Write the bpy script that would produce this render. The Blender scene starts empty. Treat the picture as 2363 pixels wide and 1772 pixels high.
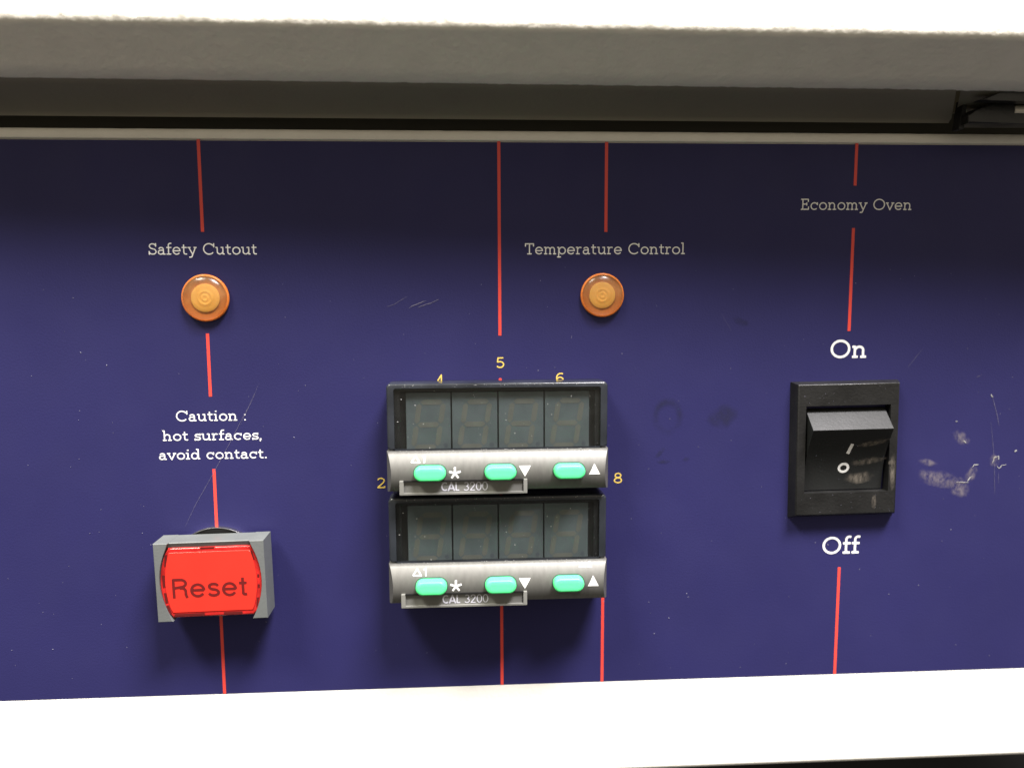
import bpy, bmesh, math, random
from mathutils import Vector, Matrix, noise

# ---------------------------------------------------------------- camera, light, exposure
# units: metres; the builders below work in millimetres (x right, z up, p = distance out of the panel towards the viewer)
MM = 0.001
scene = bpy.context.scene
C = scene.collection
cam_data = bpy.data.cameras.new('camera')
cam_data.sensor_width = 36.0
cam_data.lens = 28.0
cam_data.clip_start = 0.005
cam_data.clip_end = 50.0
cam = bpy.data.objects.new('camera', cam_data)
C.objects.link(cam)
cam.matrix_world = Matrix((
    (0.99834, 0.01106, -0.05645, 0.0),
    (-0.05734, 0.11271, -0.99197, -0.182),
    (-0.00461, 0.99357, 0.11316, 0.0),
    (0, 0, 0, 1)))
cam_data.dof.use_dof = True
cam_data.dof.focus_distance = 0.179
cam_data.dof.aperture_fstop = 10.5
scene.camera = cam

world = bpy.data.worlds.new("World")
scene.world = world
world.use_nodes = True
wn = world.node_tree.nodes
wl = world.node_tree.links
bg = wn['Background']
bg.inputs['Color'].default_value = (1.0, 0.93, 0.80, 1)
bg.inputs['Strength'].default_value = 1.0
geo = wn.new('ShaderNodeTexCoord')
sep = wn.new('ShaderNodeSeparateXYZ')
ramp = wn.new('ShaderNodeValToRGB')
mr = wn.new('ShaderNodeMapRange')
mr.inputs['From Min'].default_value = -1.0
mr.inputs['From Max'].default_value = 1.0
wl.new(geo.outputs['Generated'], sep.inputs[0])
wl.new(sep.outputs['Z'], mr.inputs['Value'])
wl.new(mr.outputs['Result'], ramp.inputs['Fac'])
ramp.color_ramp.elements[0].position = 0.32
ramp.color_ramp.elements[0].color = (0.035, 0.030, 0.021, 1)
ramp.color_ramp.elements[1].position = 0.60
ramp.color_ramp.elements[1].color = (0.66, 0.585, 0.465, 1)
wl.new(ramp.outputs['Color'], bg.inputs['Color'])

scene.view_settings.view_transform = 'Standard'
scene.view_settings.look = 'None'
scene.view_settings.exposure = 0.0
scene.view_settings.gamma = 1.0


def area_lamp(name, loc, target, sx, sy, watts, col):
    d = bpy.data.lights.new(name, 'AREA')
    d.shape = 'RECTANGLE'
    d.size = sx
    d.size_y = sy
    d.energy = watts
    d.color = col
    o = bpy.data.objects.new(name, d)
    C.objects.link(o)
    o.location = loc
    o.rotation_euler = (Vector(target) - Vector(loc)).to_track_quat('-Z', 'X').to_euler()
    return o


# two strip lights of the room's ceiling, above and in front of the oven
area_lamp('ceiling_light_right', (0.40, -0.53, 1.22), (0.02, 0, -0.03), 0.30, 0.50, 68, (1.0, 0.955, 0.97))
area_lamp('ceiling_light_left', (-0.66, -0.52, 1.20), (0.02, 0, -0.03), 0.30, 0.45, 34, (1.0, 0.97, 0.84))


# ---------------------------------------------------------------- materials
def mat(name, color, rough=0.5, metal=0.0, spec=0.5, bump=0.0, bump_scale=1500.0, mottle=0.0,
        mottle_scale=60.0, coat=0.0, noise_stretch=None, rough_var=0.0, sss=0.0):
    m = bpy.data.materials.new(name)
    m.use_nodes = True
    nt = m.node_tree
    b = nt.nodes['Principled BSDF']
    b.inputs['Base Color'].default_value = (*color, 1)
    b.inputs['Roughness'].default_value = rough
    b.inputs['Metallic'].default_value = metal
    b.inputs['Specular IOR Level'].default_value = spec
    b.inputs['Coat Weight'].default_value = coat
    if sss:
        b.inputs['Subsurface Weight'].default_value = sss
        b.inputs['Subsurface Radius'].default_value = (1, 0.6, 0.3)
        b.inputs['Subsurface Scale'].default_value = 0.001
    tc = nt.nodes.new('ShaderNodeTexCoord')
    mp = nt.nodes.new('ShaderNodeMapping')
    nt.links.new(tc.outputs['Object'], mp.inputs['Vector'])
    if noise_stretch:
        mp.inputs['Scale'].default_value = noise_stretch
    if mottle:
        n = nt.nodes.new('ShaderNodeTexNoise')
        n.inputs['Scale'].default_value = mottle_scale
        n.inputs['Detail'].default_value = 6
        nt.links.new(mp.outputs['Vector'], n.inputs['Vector'])
        r = nt.nodes.new('ShaderNodeMapRange')
        r.inputs['From Min'].default_value = 0.3
        r.inputs['From Max'].default_value = 0.7
        r.inputs['To Min'].default_value = 1.0 - mottle
        r.inputs['To Max'].default_value = 1.0 + mottle
        nt.links.new(n.outputs['Fac'], r.inputs['Value'])
        mx = nt.nodes.new('ShaderNodeVectorMath')
        mx.operation = 'SCALE'
        mx.inputs[0].default_value = color
        nt.links.new(r.outputs['Result'], mx.inputs['Scale'])
        nt.links.new(mx.outputs['Vector'], b.inputs['Base Color'])
    if rough_var:
        n = nt.nodes.new('ShaderNodeTexNoise')
        n.inputs['Scale'].default_value = 90
        n.inputs['Detail'].default_value = 8
        nt.links.new(mp.outputs['Vector'], n.inputs['Vector'])
        r = nt.nodes.new('ShaderNodeMapRange')
        r.inputs['From Min'].default_value = 0.3
        r.inputs['From Max'].default_value = 0.7
        r.inputs['To Min'].default_value = rough - rough_var
        r.inputs['To Max'].default_value = rough + rough_var
        nt.links.new(n.outputs['Fac'], r.inputs['Value'])
        nt.links.new(r.outputs['Result'], b.inputs['Roughness'])
    if bump:
        n = nt.nodes.new('ShaderNodeTexNoise')
        n.inputs['Scale'].default_value = bump_scale
        n.inputs['Detail'].default_value = 3
        nt.links.new(mp.outputs['Vector'], n.inputs['Vector'])
        bp = nt.nodes.new('ShaderNodeBump')
        bp.inputs['Strength'].default_value = bump
        bp.inputs['Distance'].default_value = 0.0003
        nt.links.new(n.outputs['Fac'], bp.inputs['Height'])
        nt.links.new(bp.outputs['Normal'], b.inputs['Normal'])
    return m


def see_through(name, tint, gloss_rough=0.05, haze=0.0, haze_col=(0.5, 0.5, 0.5), gloss=1.0, bump=0.0, base=0.04):
    """thin tinted clear plastic: transparent with a fresnel gloss and a little surface haze"""
    m = bpy.data.materials.new(name)
    m.use_nodes = True
    nt = m.node_tree
    nt.nodes.remove(nt.nodes['Principled BSDF'])
    out = nt.nodes['Material Output']
    tr = nt.nodes.new('ShaderNodeBsdfTransparent')
    tr.inputs['Color'].default_value = (*tint, 1)
    gl = nt.nodes.new('ShaderNodeBsdfGlossy')
    gl.inputs['Roughness'].default_value = gloss_rough
    gl.inputs['Color'].default_value = (gloss, gloss, gloss, 1)
    df = nt.nodes.new('ShaderNodeBsdfDiffuse')
    df.inputs['Color'].default_value = (*haze_col, 1)
    n = nt.nodes.new('ShaderNodeTexNoise')
    n.inputs['Scale'].default_value = 350
    n.inputs['Detail'].default_value = 8
    tc = nt.nodes.new('ShaderNodeTexCoord')
    nt.links.new(tc.outputs['Object'], n.inputs['Vector'])
    r = nt.nodes.new('ShaderNodeMapRange')
    r.inputs['From Min'].default_value = 0.35
    r.inputs['From Max'].default_value = 0.7
    r.inputs['To Min'].default_value = haze * 0.6
    r.inputs['To Max'].default_value = haze * 1.6
    nt.links.new(n.outputs['Fac'], r.inputs['Value'])
    m1 = nt.nodes.new('ShaderNodeMixShader')
    nt.links.new(r.outputs['Result'], m1.inputs['Fac'])
    nt.links.new(tr.outputs[0], m1.inputs[1])
    nt.links.new(df.outputs[0], m1.inputs[2])
    lw = nt.nodes.new('ShaderNodeLayerWeight')
    lw.inputs['Blend'].default_value = 0.5
    pw = nt.nodes.new('ShaderNodeMath')
    pw.operation = 'POWER'
    pw.inputs[1].default_value = 5.0
    nt.links.new(lw.outputs['Facing'], pw.inputs[0])
    fr = nt.nodes.new('ShaderNodeMath')
    fr.operation = 'MULTIPLY_ADD'
    fr.inputs[1].default_value = 0.96
    fr.inputs[2].default_value = base
    nt.links.new(pw.outputs[0], fr.inputs[0])
    m2 = nt.nodes.new('ShaderNodeMixShader')
    nt.links.new(fr.outputs[0], m2.inputs['Fac'])
    nt.links.new(m1.outputs[0], m2.inputs[1])
    nt.links.new(gl.outputs[0], m2.inputs[2])
    nt.links.new(m2.outputs[0], out.inputs['Surface'])
    if bump:
        bp = nt.nodes.new('ShaderNodeBump')
        bp.inputs['Strength'].default_value = bump
        bp.inputs['Distance'].default_value = 0.0004
        nt.links.new(n.outputs['Fac'], bp.inputs['Height'])
        nt.links.new(bp.outputs['Normal'], gl.inputs['Normal'])
    return m


def smear_mat(name, col, noise_scale, stretch, lo, hi, top):
    """dried smear or scuff: only there where the noise and the patch's own fade say so"""
    m = bpy.data.materials.new(name)
    m.use_nodes = True
    nt = m.node_tree
    b = nt.nodes['Principled BSDF']
    b.inputs['Base Color'].default_value = (*col, 1)
    b.inputs['Roughness'].default_value = 0.8
    at = nt.nodes.new('ShaderNodeAttribute')
    at.attribute_name = 'fade'
    tc = nt.nodes.new('ShaderNodeTexCoord')
    mp = nt.nodes.new('ShaderNodeMapping')
    mp.inputs['Rotation'].default_value = (0, -0.5, 0)
    mp.inputs['Scale'].default_value = stretch
    n = nt.nodes.new('ShaderNodeTexNoise')
    n.inputs['Scale'].default_value = noise_scale
    n.inputs['Detail'].default_value = 7
    n.inputs['Roughness'].default_value = 0.65
    nt.links.new(tc.outputs['Object'], mp.inputs['Vector'])
    nt.links.new(mp.outputs['Vector'], n.inputs['Vector'])
    r = nt.nodes.new('ShaderNodeMapRange')
    r.inputs['From Min'].default_value = lo
    r.inputs['From Max'].default_value = hi
    nt.links.new(n.outputs['Fac'], r.inputs['Value'])
    mu = nt.nodes.new('ShaderNodeMath')
    mu.operation = 'MULTIPLY'
    nt.links.new(r.outputs['Result'], mu.inputs[0])
    nt.links.new(at.outputs['Fac'], mu.inputs[1])
    m2 = nt.nodes.new('ShaderNodeMath')
    m2.operation = 'MULTIPLY'
    m2.use_clamp = True
    m2.inputs[1].default_value = top
    nt.links.new(mu.outputs[0], m2.inputs[0])
    nt.links.new(m2.outputs[0], b.inputs['Alpha'])
    return m


M = {}
M['blue'] = mat('navy_panel_print', (0.0212, 0.0200, 0.087), rough=0.5, spec=0.24, mottle=0.06, mottle_scale=35,
                bump=0.10, bump_scale=2200, rough_var=0.05)
M['red_print'] = mat('red_print', (0.72, 0.062, 0.045), rough=0.5)
M['white_print'] = mat('white_print', (0.80, 0.80, 0.79), rough=0.5)
M['yellow_print'] = mat('yellow_print', (0.72, 0.52, 0.11), rough=0.5)
M['paint'] = mat('cream_powder_coat', (0.83, 0.795, 0.71), rough=0.6, spec=0.25, bump=0.5, bump_scale=750, mottle=0.035, mottle_scale=160)
M['paint_smooth'] = mat('cream_fascia_paint', (0.84, 0.83, 0.79), rough=0.5, spec=0.3, bump=0.15, bump_scale=900)
M['pin_steel'] = mat('bright_pin', (0.75, 0.70, 0.60), rough=0.45, metal=0.35)
M['seal'] = mat('grey_beige_inner_strip', (0.22, 0.20, 0.15), rough=0.6, bump=0.25, bump_scale=1200, mottle=0.05)
M['dark'] = mat('painted_gap_shade', (0.07, 0.066, 0.052), rough=0.8)
M['floor'] = mat('dark_worktop', (0.015, 0.015, 0.015), rough=0.8, spec=0.15, mottle=0.3, mottle_scale=12)
M['black_plastic'] = mat('black_moulded_plastic', (0.012, 0.012, 0.012), rough=0.36, spec=0.42, bump=0.22, bump_scale=1700,
                         mottle=0.25, mottle_scale=200, rough_var=0.08)
M['black_rocker'] = mat('black_rocker_plastic', (0.012, 0.013, 0.013), rough=0.52, spec=0.34, bump=0.12, bump_scale=1500,
                        rough_var=0.06)
M['black_gloss'] = mat('black_gloss_plastic', (0.010, 0.011, 0.012), rough=0.16, spec=0.5, rough_var=0.07)
M['rim'] = mat('smoky_cover_edge', (0.022, 0.025, 0.031), rough=0.2, spec=0.5, mottle=0.5, mottle_scale=90, rough_var=0.08)
M['cavity'] = mat('black_cavity', (0.006, 0.006, 0.006), rough=0.5)
M['digit_face'] = mat('grey_digit_face', (0.068, 0.085, 0.090), rough=0.5, mottle=0.12, mottle_scale=180)
M['segment'] = mat('unlit_segment', (0.092, 0.096, 0.084), rough=0.55, mottle=0.08, mottle_scale=300)
M['point'] = mat('unlit_point', (0.05, 0.06, 0.07), rough=0.5)
M['silver'] = mat('brushed_silver_paint', (0.145, 0.143, 0.133), rough=0.52, metal=0.5, spec=0.5, mottle=0.09,
                  mottle_scale=1100, noise_stretch=(1.0, 0.3, 0.3), bump=0.07, bump_scale=900)
M['green'] = mat('mint_green_rubber', (0.095, 0.84, 0.29), rough=0.42, spec=0.45, sss=0.15)
M['slot'] = mat('dark_green_slot', (0.012, 0.05, 0.035), rough=0.6)
M['holder'] = mat('clear_grey_label_holder', (0.20, 0.20, 0.185), rough=0.4, spec=0.5, mottle=0.07, mottle_scale=200)
M['insert'] = mat('grey_label_insert', (0.135, 0.135, 0.125), rough=0.45, mottle=0.25, mottle_scale=110)
M['pale_print'] = mat('pale_lilac_print', (0.50, 0.50, 0.56), rough=0.5)
M['grey_plastic'] = mat('mid_grey_plastic', (0.125, 0.134, 0.132), rough=0.42, spec=0.45, bump=0.10, bump_scale=1500,
                        mottle=0.08, mottle_scale=150)
M['steel'] = mat('polished_steel', (0.50, 0.49, 0.48), rough=0.28, metal=1.0)
M['red_lens'] = mat('red_translucent_lens', (0.46, 0.018, 0.016), rough=0.25, spec=0.5, mottle=0.35, mottle_scale=260, sss=0.3)
M['red_face'] = mat('bright_red_cap_face', (0.68, 0.032, 0.020), rough=0.3, spec=0.4, mottle=0.05, mottle_scale=110)
M['red_dark'] = mat('dark_red_notch', (0.10, 0.007, 0.007), rough=0.4)
M['reset_print'] = mat('dark_red_print', (0.12, 0.006, 0.006), rough=0.5)
M['amber_cup'] = mat('amber_inner_wall', (0.36, 0.10, 0.012), rough=0.45, sss=0.4)
M['amber_disc'] = mat('amber_inner_disc', (0.64, 0.36, 0.075), rough=0.5, sss=0.3, mottle=0.10, mottle_scale=220)
M['amber_rim'] = mat('amber_rim', (0.85, 0.24, 0.04), rough=0.35, sss=0.3)
M['amber_dome'] = see_through('amber_dome', (1.0, 0.93, 0.82), gloss_rough=0.24, haze=0.13, haze_col=(0.85, 0.48, 0.18), gloss=1.0, bump=0.25)
M['window'] = see_through('smoky_window', (0.92, 0.93, 0.93), gloss_rough=0.12, haze=0.006, haze_col=(0.45, 0.45, 0.42), base=0.015)
M['dust'] = mat('dust', (0.62, 0.62, 0.60), rough=0.9)
M['dust_soft'] = mat('soft_dust', (0.33, 0.33, 0.32), rough=0.9)
M['fleck'] = mat('pale_fleck', (0.19, 0.185, 0.25), rough=0.9)
M['scratch'] = mat('pale_scratch', (0.12, 0.112, 0.18), rough=0.8)
M['scuff_pale'] = smear_mat('pale_scuff', (0.36, 0.31, 0.30), 900, (1, 1, 0.6), 0.36, 0.84, 0.62)
M['scuff_tan'] = smear_mat('tan_smear', (0.26, 0.225, 0.185), 1100, (1, 1, 0.3), 0.34, 0.82, 0.9)
M['smudge'] = smear_mat('dark_smudge', (0.012, 0.013, 0.045), 300, (1, 1, 1), 0.30, 0.65, 0.58)


# ---------------------------------------------------------------- object helpers
def V(x, p, z):
    return (x * MM, -p * MM, z * MM)


def link(name, bm, material, parent=None, smooth=None, xf=None):
    me = bpy.data.meshes.new(name)
    bm.normal_update()
    bm.to_mesh(me)
    bm.free()
    if material:
        me.materials.append(M[material])
    if smooth is not None:
        me.polygons.foreach_set('use_smooth', [True] * len(me.polygons))
        me.set_sharp_from_angle(angle=math.radians(smooth))
    o = bpy.data.objects.new(name, me)
    C.objects.link(o)
    if smooth is not None and smooth < 60:
        wm = o.modifiers.new('weighted_normals', 'WEIGHTED_NORMAL')
        wm.keep_sharp = True
    if parent is not None:
        o.parent = parent
        o.matrix_parent_inverse = Matrix.Identity(4)
    return o


def thing(name, label, cat, loc=(0, 0, 0), group=None, tilt=0.0):
    o = bpy.data.objects.new(name, None)
    o.empty_display_size = 0.01
    C.objects.link(o)
    o.location = V(*loc)
    o.rotation_euler = (0, -math.radians(tilt), 0)     # + tilts counter-clockwise as seen from the front
    o['label'] = label
    o['category'] = cat
    if group:
        o['group'] = group
    return o


def copy_tree(src, loc):
    r = src.copy()
    C.objects.link(r)
    r.location = V(*loc)
    for ch in list(src.children):
        c = ch.copy()
        C.objects.link(c)
        c.parent = r
        for g in list(ch.children):
            d = g.copy()
            C.objects.link(d)
            d.parent = c
    return r


def prism(bm, pts, p0, p1, bevel=0.0, seg=2, back_bevel=False, draft=0.0):
    """outline pts [(x,z)] extruded from p0 (back) to p1 (front); front edges bevelled; draft shrinks the front"""
    cx = sum(a for a, _ in pts) / len(pts)
    cz = sum(b for _, b in pts) / len(pts)
    n = len(pts)
    area = sum(pts[i][0] * pts[(i + 1) % n][1] - pts[(i + 1) % n][0] * pts[i][1] for i in range(n))
    if area < 0:
        pts = pts[::-1]
    back = [bm.verts.new(V(x, p0, z)) for x, z in pts]

    def sh(x, z):
        if not draft:
            return x, z
        dx, dz = x - cx, z - cz
        return (x - math.copysign(min(draft, abs(dx)), dx), z - math.copysign(min(draft, abs(dz)), dz))
    front = [bm.verts.new(V(sh(x, z)[0], p1, sh(x, z)[1])) for x, z in pts]
    bm.faces.new(back[::-1])
    ff = bm.faces.new(front)
    for i in range(n):
        bm.faces.new((back[i], back[(i + 1) % n], front[(i + 1) % n], front[i]))
    if bevel:
        edges = list(ff.edges)
        bmesh.ops.bevel(bm, geom=edges, offset=bevel * MM, segments=seg, profile=0.5, affect='EDGES')


def rect(x0, x1, z0, z1):
    return [(x0, z0), (x1, z0), (x1, z1), (x0, z1)]


def rrect(x0, x1, z0, z1, r, n=5):
    pts = []
    for cx, cz, a0 in ((x1 - r, z1 - r, 0), (x0 + r, z1 - r, 90), (x0 + r, z0 + r, 180), (x1 - r, z0 + r, 270)):
        for k in range(n + 1):
            a = math.radians(a0 + 90 * k / n)
            pts.append((cx + r * math.cos(a), cz + r * math.sin(a)))
    return pts


def frame(bm, outer, inner, p0, p1, pin=None, bevel=0.0, seg=3, outer_back=None):
    """ring between two outlines with the same number of points; inner wall goes down to pin"""
    n = len(outer)
    pin = p0 if pin is None else pin
    ob = [bm.verts.new(V(x, p0, z)) for x, z in (outer_back or outer)]
    of = [bm.verts.new(V(x, p1, z)) for x, z in outer]
    nf = [bm.verts.new(V(x, p1, z)) for x, z in inner]
    nb = [bm.verts.new(V(x, pin, z)) for x, z in inner]
    e_bevel = []
    for i in range(n):
        j = (i + 1) % n
        bm.faces.new((ob[i], ob[j], of[j], of[i]))
        bm.faces.new((of[i], of[j], nf[j], nf[i]))
        bm.faces.new((nf[i], nf[j], nb[j], nb[i]))
    if bevel:
        bm.edges.ensure_lookup_table()
        for i in range(n):
            e = bm.edges.get((of[i], of[(i + 1) % n]))
            if e:
                e_bevel.append(e)
        bmesh.ops.bevel(bm, geom=e_bevel, offset=bevel * MM, segments=seg, profile=0.5, affect='EDGES')


def lathe(bm, prof, cx, cz, n=64, close_front=True):
    """prof [(radius, p)] from the outside in; revolved about the axis out of the panel"""
    rings = []
    for r, p in prof:
        if r < 1e-6:
            rings.append([bm.verts.new(V(cx, p, cz))])
        else:
            rings.append([bm.verts.new(V(cx + r * math.cos(2 * math.pi * k / n), p, cz + r * math.sin(2 * math.pi * k / n)))
                          for k in range(n)])
    for a, b in zip(rings, rings[1:]):
        for k in range(n):
            j = (k + 1) % n
            if len(b) == 1:
                bm.faces.new((a[k], a[j], b[0]))
            else:
                bm.faces.new((a[k], a[j], b[j], b[k]))


def extrude_x(bm, prof, xs, closed=False, disp=None):
    """prof [(p,z)] swept along x through xs"""
    rows = []
    for x in xs:
        row = []
        for k, (p, z) in enumerate(prof):
            if disp:
                dp, dz = disp(x, p, z)
                row.append(bm.verts.new(V(x, p + dp, z + dz)))
            else:
                row.append(bm.verts.new(V(x, p, z)))
        rows.append(row)
    m = len(prof)
    for a, b in zip(rows, rows[1:]):
        for k in range(m if closed else m - 1):
            j = (k + 1) % m
            bm.faces.new((a[k], a[j], b[j], b[k]))
    return rows


# ---------------------------------------------------------------- stroked lettering (meshed from a distance field)
def arc(cx, cy, rx, ry, a0, a1, n=14):
    return [(cx + rx * math.cos(math.radians(a0 + (a1 - a0) * k / n)),
             cy + ry * math.sin(math.radians(a0 + (a1 - a0) * k / n))) for k in range(n + 1)]


def slab_glyph(ch, w):
    """slab-serif letter as open/closed strokes, cap height 1; returns strokes, advance"""
    i = w / 2
    X = 0.68
    s = 0.13
    S = []

    def L(*p):
        S.append((list(p), False))

    def loop(cx, cy, rx, ry):
        S.append((arc(cx, cy, rx, ry, 0, 360, 28)[:-1], True))
    if ch == ' ':
        return S, 0.42
    if ch == 'o':
        loop(0.37, X / 2, 0.33 - i, X / 2 - i + 0.01)
        return S, 0.74
    if ch == 'O':
        loop(0.54, 0.5, 0.49 - i, 0.51 - i)
        return S, 1.08
    if ch == 'a':
        S.append(([(0.11, 0.52)] + arc(0.30, 0.46, 0.17, X - i - 0.46, 150, 0, 10) + [(0.47, 0.40), (0.47, i), (0.62, i)], False))
        S.append(([(0.47, 0.39), (0.30, 0.385)] + arc(0.24, 0.215, 0.16, 0.17, 100, 270, 10)[0:] + arc(0.27, 0.245, 0.20, 0.20, 285, 350, 6), False))
        return S, 0.67
    if ch == 'c':
        L(*(arc(0.36, X / 2, 0.32 - i, X / 2 - i + 0.01, 38, 318, 20)))
        L((0.60, X - 0.01), (0.60, X * 0.62))
        return S, 0.70
    if ch == 'C':
        L(*(arc(0.52, 0.5, 0.47 - i, 0.51 - i, 40, 318, 26)))
        L((0.90, 0.99), (0.90, 0.64))
        return S, 1.0
    if ch == 'e':
        L(*(arc(0.36, X / 2, 0.32 - i, X / 2 - i + 0.01, 0, 322, 22)))
        L((0.06, X / 2), (0.36 + 0.32 - i * 0.3, X / 2))
        return S, 0.72
    if ch == 'f':
        L(*([(0.20, i), (0.20, 0.82)] + arc(0.36, 0.82, 0.16, 0.19 - i * 0.3, 180, 60, 8)))
        L((0.04, i), (0.40, i))
        L((0.04, X - i), (0.43, X - i))
        return S, 0.46
    if ch == 't':
        L(*([(0.20, 0.88), (0.20, 0.20)] + arc(0.36, 0.20, 0.16, 0.20 - i, 180, 300, 8)))
        L((0.04, X - i), (0.43, X - i))
        return S, 0.50
    if ch == 'u':
        L(*([(0.02, X - i), (0.16, X - i), (0.16, 0.26)] + arc(0.355, 0.26, 0.195, 0.26 - i, 180, 330, 9) + [(0.60, 0.24)]))
        L((0.44, X - i), (0.60, X - i), (0.60, i), (0.73, i))
        return S, 0.78
    if ch == 'n':
        L((0.03, X - i), (0.16, X - i), (0.16, 0))
        L((0.03, i), (0.31, i))
        L(*([(0.16, X - 0.24)] + arc(0.375, X - 0.26, 0.19, 0.26 - i, 150, 0, 9) + [(0.565, 0.0)]))
        L((0.43, i), (0.71, i))
        return S, 0.76
    if ch == 'm':
        L((0.03, X - i), (0.16, X - i), (0.16, 0))
        L((0.03, i), (0.29, i))
        L(*([(0.16, X - 0.24)] + arc(0.34, X - 0.25, 0.17, 0.25 - i, 150, 0, 9) + [(0.51, 0.0)]))
        L((0.42, i), (0.62, i))
        L(*([(0.51, X - 0.24)] + arc(0.69, X - 0.25, 0.17, 0.25 - i, 150, 0, 9) + [(0.86, 0.0)]))
        L((0.74, i), (1.0, i))
        return S, 1.05
    if ch == 'h':
        L((0.03, 1.05 - i), (0.16, 1.05 - i), (0.16, 0))
        L((0.03, i), (0.31, i))
        L(*([(0.16, X - 0.24)] + arc(0.375, X - 0.26, 0.19, 0.26 - i, 150, 0, 9) + [(0.565, 0.0)]))
        L((0.43, i), (0.71, i))
        return S, 0.76
    if ch == 'r':
        L((0.03, X - i), (0.16, X - i), (0.16, 0))
        L((0.03, i), (0.33, i))
        L(*([(0.16, X - 0.28)] + arc(0.36, X - 0.26, 0.19, 0.26 - i, 160, 55, 8)))
        return S, 0.54
    if ch == 'i':
        L((0.03, X - i), (0.18, X - i), (0.18, 0))
        L((0.03, i), (0.33, i))
        L((0.18 - i * 0.9, 0.92), (0.18 + i * 1.1, 0.92))
        return S, 0.38
    if ch == 'l':
        L((0.03, 1.05 - i), (0.18, 1.05 - i), (0.18, 0))
        L((0.03, i), (0.33, i))
        return S, 0.37
    if ch == 'p':
        L((0.02, X - i), (0.15, X - i), (0.15, -0.28))
        L((0.02, -0.28 + i), (0.32, -0.28 + i))
        loop(0.43, X / 2, 0.30 - i, X / 2 - i + 0.01)
        return S, 0.77
    if ch == 'd':
        loop(0.33, X / 2, 0.30 - i, X / 2 - i + 0.01)
        L((0.46, 1.05 - i), (0.61, 1.05 - i), (0.61, i), (0.74, i))
        return S, 0.78
    if ch == 's':
        L(*(arc(0.27, X * 0.735, 0.18, X * 0.265 - i, 20, 180, 9) + arc(0.27, X * 0.735, 0.18, X * 0.235, 180, 260, 4)
            + arc(0.27, X * 0.26, 0.20, X * 0.24, 80, 0, 5) + arc(0.27, X * 0.26, 0.20, X * 0.26 - i, 0, -160, 9)))
        L((0.45, X), (0.45, X * 0.70))
        L((0.07, 0), (0.07, X * 0.30))
        return S, 0.54
    if ch == 'S':
        L(*(arc(0.34, 0.755, 0.235, 0.245 - i, 15, 180, 10) + arc(0.34, 0.755, 0.235, 0.22, 180, 255, 5)
            + arc(0.34, 0.265, 0.265, 0.245, 78, 0, 5) + arc(0.34, 0.265, 0.265, 0.265 - i, 0, -165, 10)))
        L((0.59, 1.0), (0.59, 0.70))
        L((0.075, 0), (0.075, 0.32))
        return S, 0.70
    if ch == 'T':
        L((0.40, 1 - i), (0.40, 0))
        L((0.22, i), (0.58, i))
        L((0.03 + i, 0.70), (0.03 + i, 1 - i), (0.77 - i, 1 - i), (0.77 - i, 0.70))
        return S, 0.80
    if ch == 'E':
        L((0.18, 1 - i), (0.18, i))
        L((0.03, i), (0.70 - i, i), (0.70 - i, 0.30))
        L((0.03, 1 - i), (0.67 - i, 1 - i), (0.67 - i, 0.72))
        L((0.18, 0.52), (0.50, 0.52))
        L((0.50, 0.38), (0.50, 0.66))
        return S, 0.76
    if ch == 'v':
        L((0.10, X - i), (0.35, 0.02), (0.60, X - i))
        L((0.0, X - i), (0.24, X - i))
        L((0.46, X - i), (0.70, X - i))
        return S, 0.70
    if ch == 'y':
        L((0.10, X - i), (0.36, 0.06))
        L((0.61, X - i), (0.30, -0.20), (0.24, -0.27 + i), (0.10, -0.27 + i))
        L((0.0, X - i), (0.24, X - i))
        L((0.47, X - i), (0.71, X - i))
        return S, 0.72
    if ch == ':':
        L((0.14 - i, 0.07), (0.14 + i, 0.07))
        L((0.14 - i, 0.56), (0.14 + i, 0.56))
        return S, 0.28
    if ch == '.':
        L((0.13 - i, i * 1.1), (0.13 + i * 1.1, i * 1.1))
        return S, 0.26
    if ch == ',':
        L((0.13 - i, i * 1.1), (0.13 + i * 1.1, i * 1.1))
        L((0.14, i), (0.08, -0.16))
        return S, 0.26
    if ch == '5':
        L((0.58, 1 - i), (0.20, 1 - i), (0.15, 0.54))
        L(*([(0.15, 0.55)] + arc(0.34, 0.33, 0.26, 0.33 - i, 115, -145, 18)))
        return S, 0.72
    if ch == '4':
        L((0.50, 0), (0.50, 0.97), (0.06, 0.28), (0.68, 0.28))
        L((0.34, i), (0.66, i))
        return S, 0.74
    if ch == '6':
        loop(0.36, 0.32, 0.27 - i * 0.5, 0.32 - i)
        L(*([(0.12, 0.32)] + arc(0.42, 0.55, 0.31, 0.45 - i, 190, 60, 10)))
        return S, 0.74
    if ch == '2':
        L(*(arc(0.34, 0.71, 0.24, 0.29 - i, 165, -20, 12) + [(0.50, 0.50), (0.11, 0.10), (0.11, i), (0.60, i), (0.60, 0.20)]))
        return S, 0.72
    if ch == '8':
        loop(0.36, 0.74, 0.21, 0.26 - i)
        loop(0.36, 0.27, 0.26, 0.27 - i * 0.6)
        return S, 0.74
    raise ValueError(ch)


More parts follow.
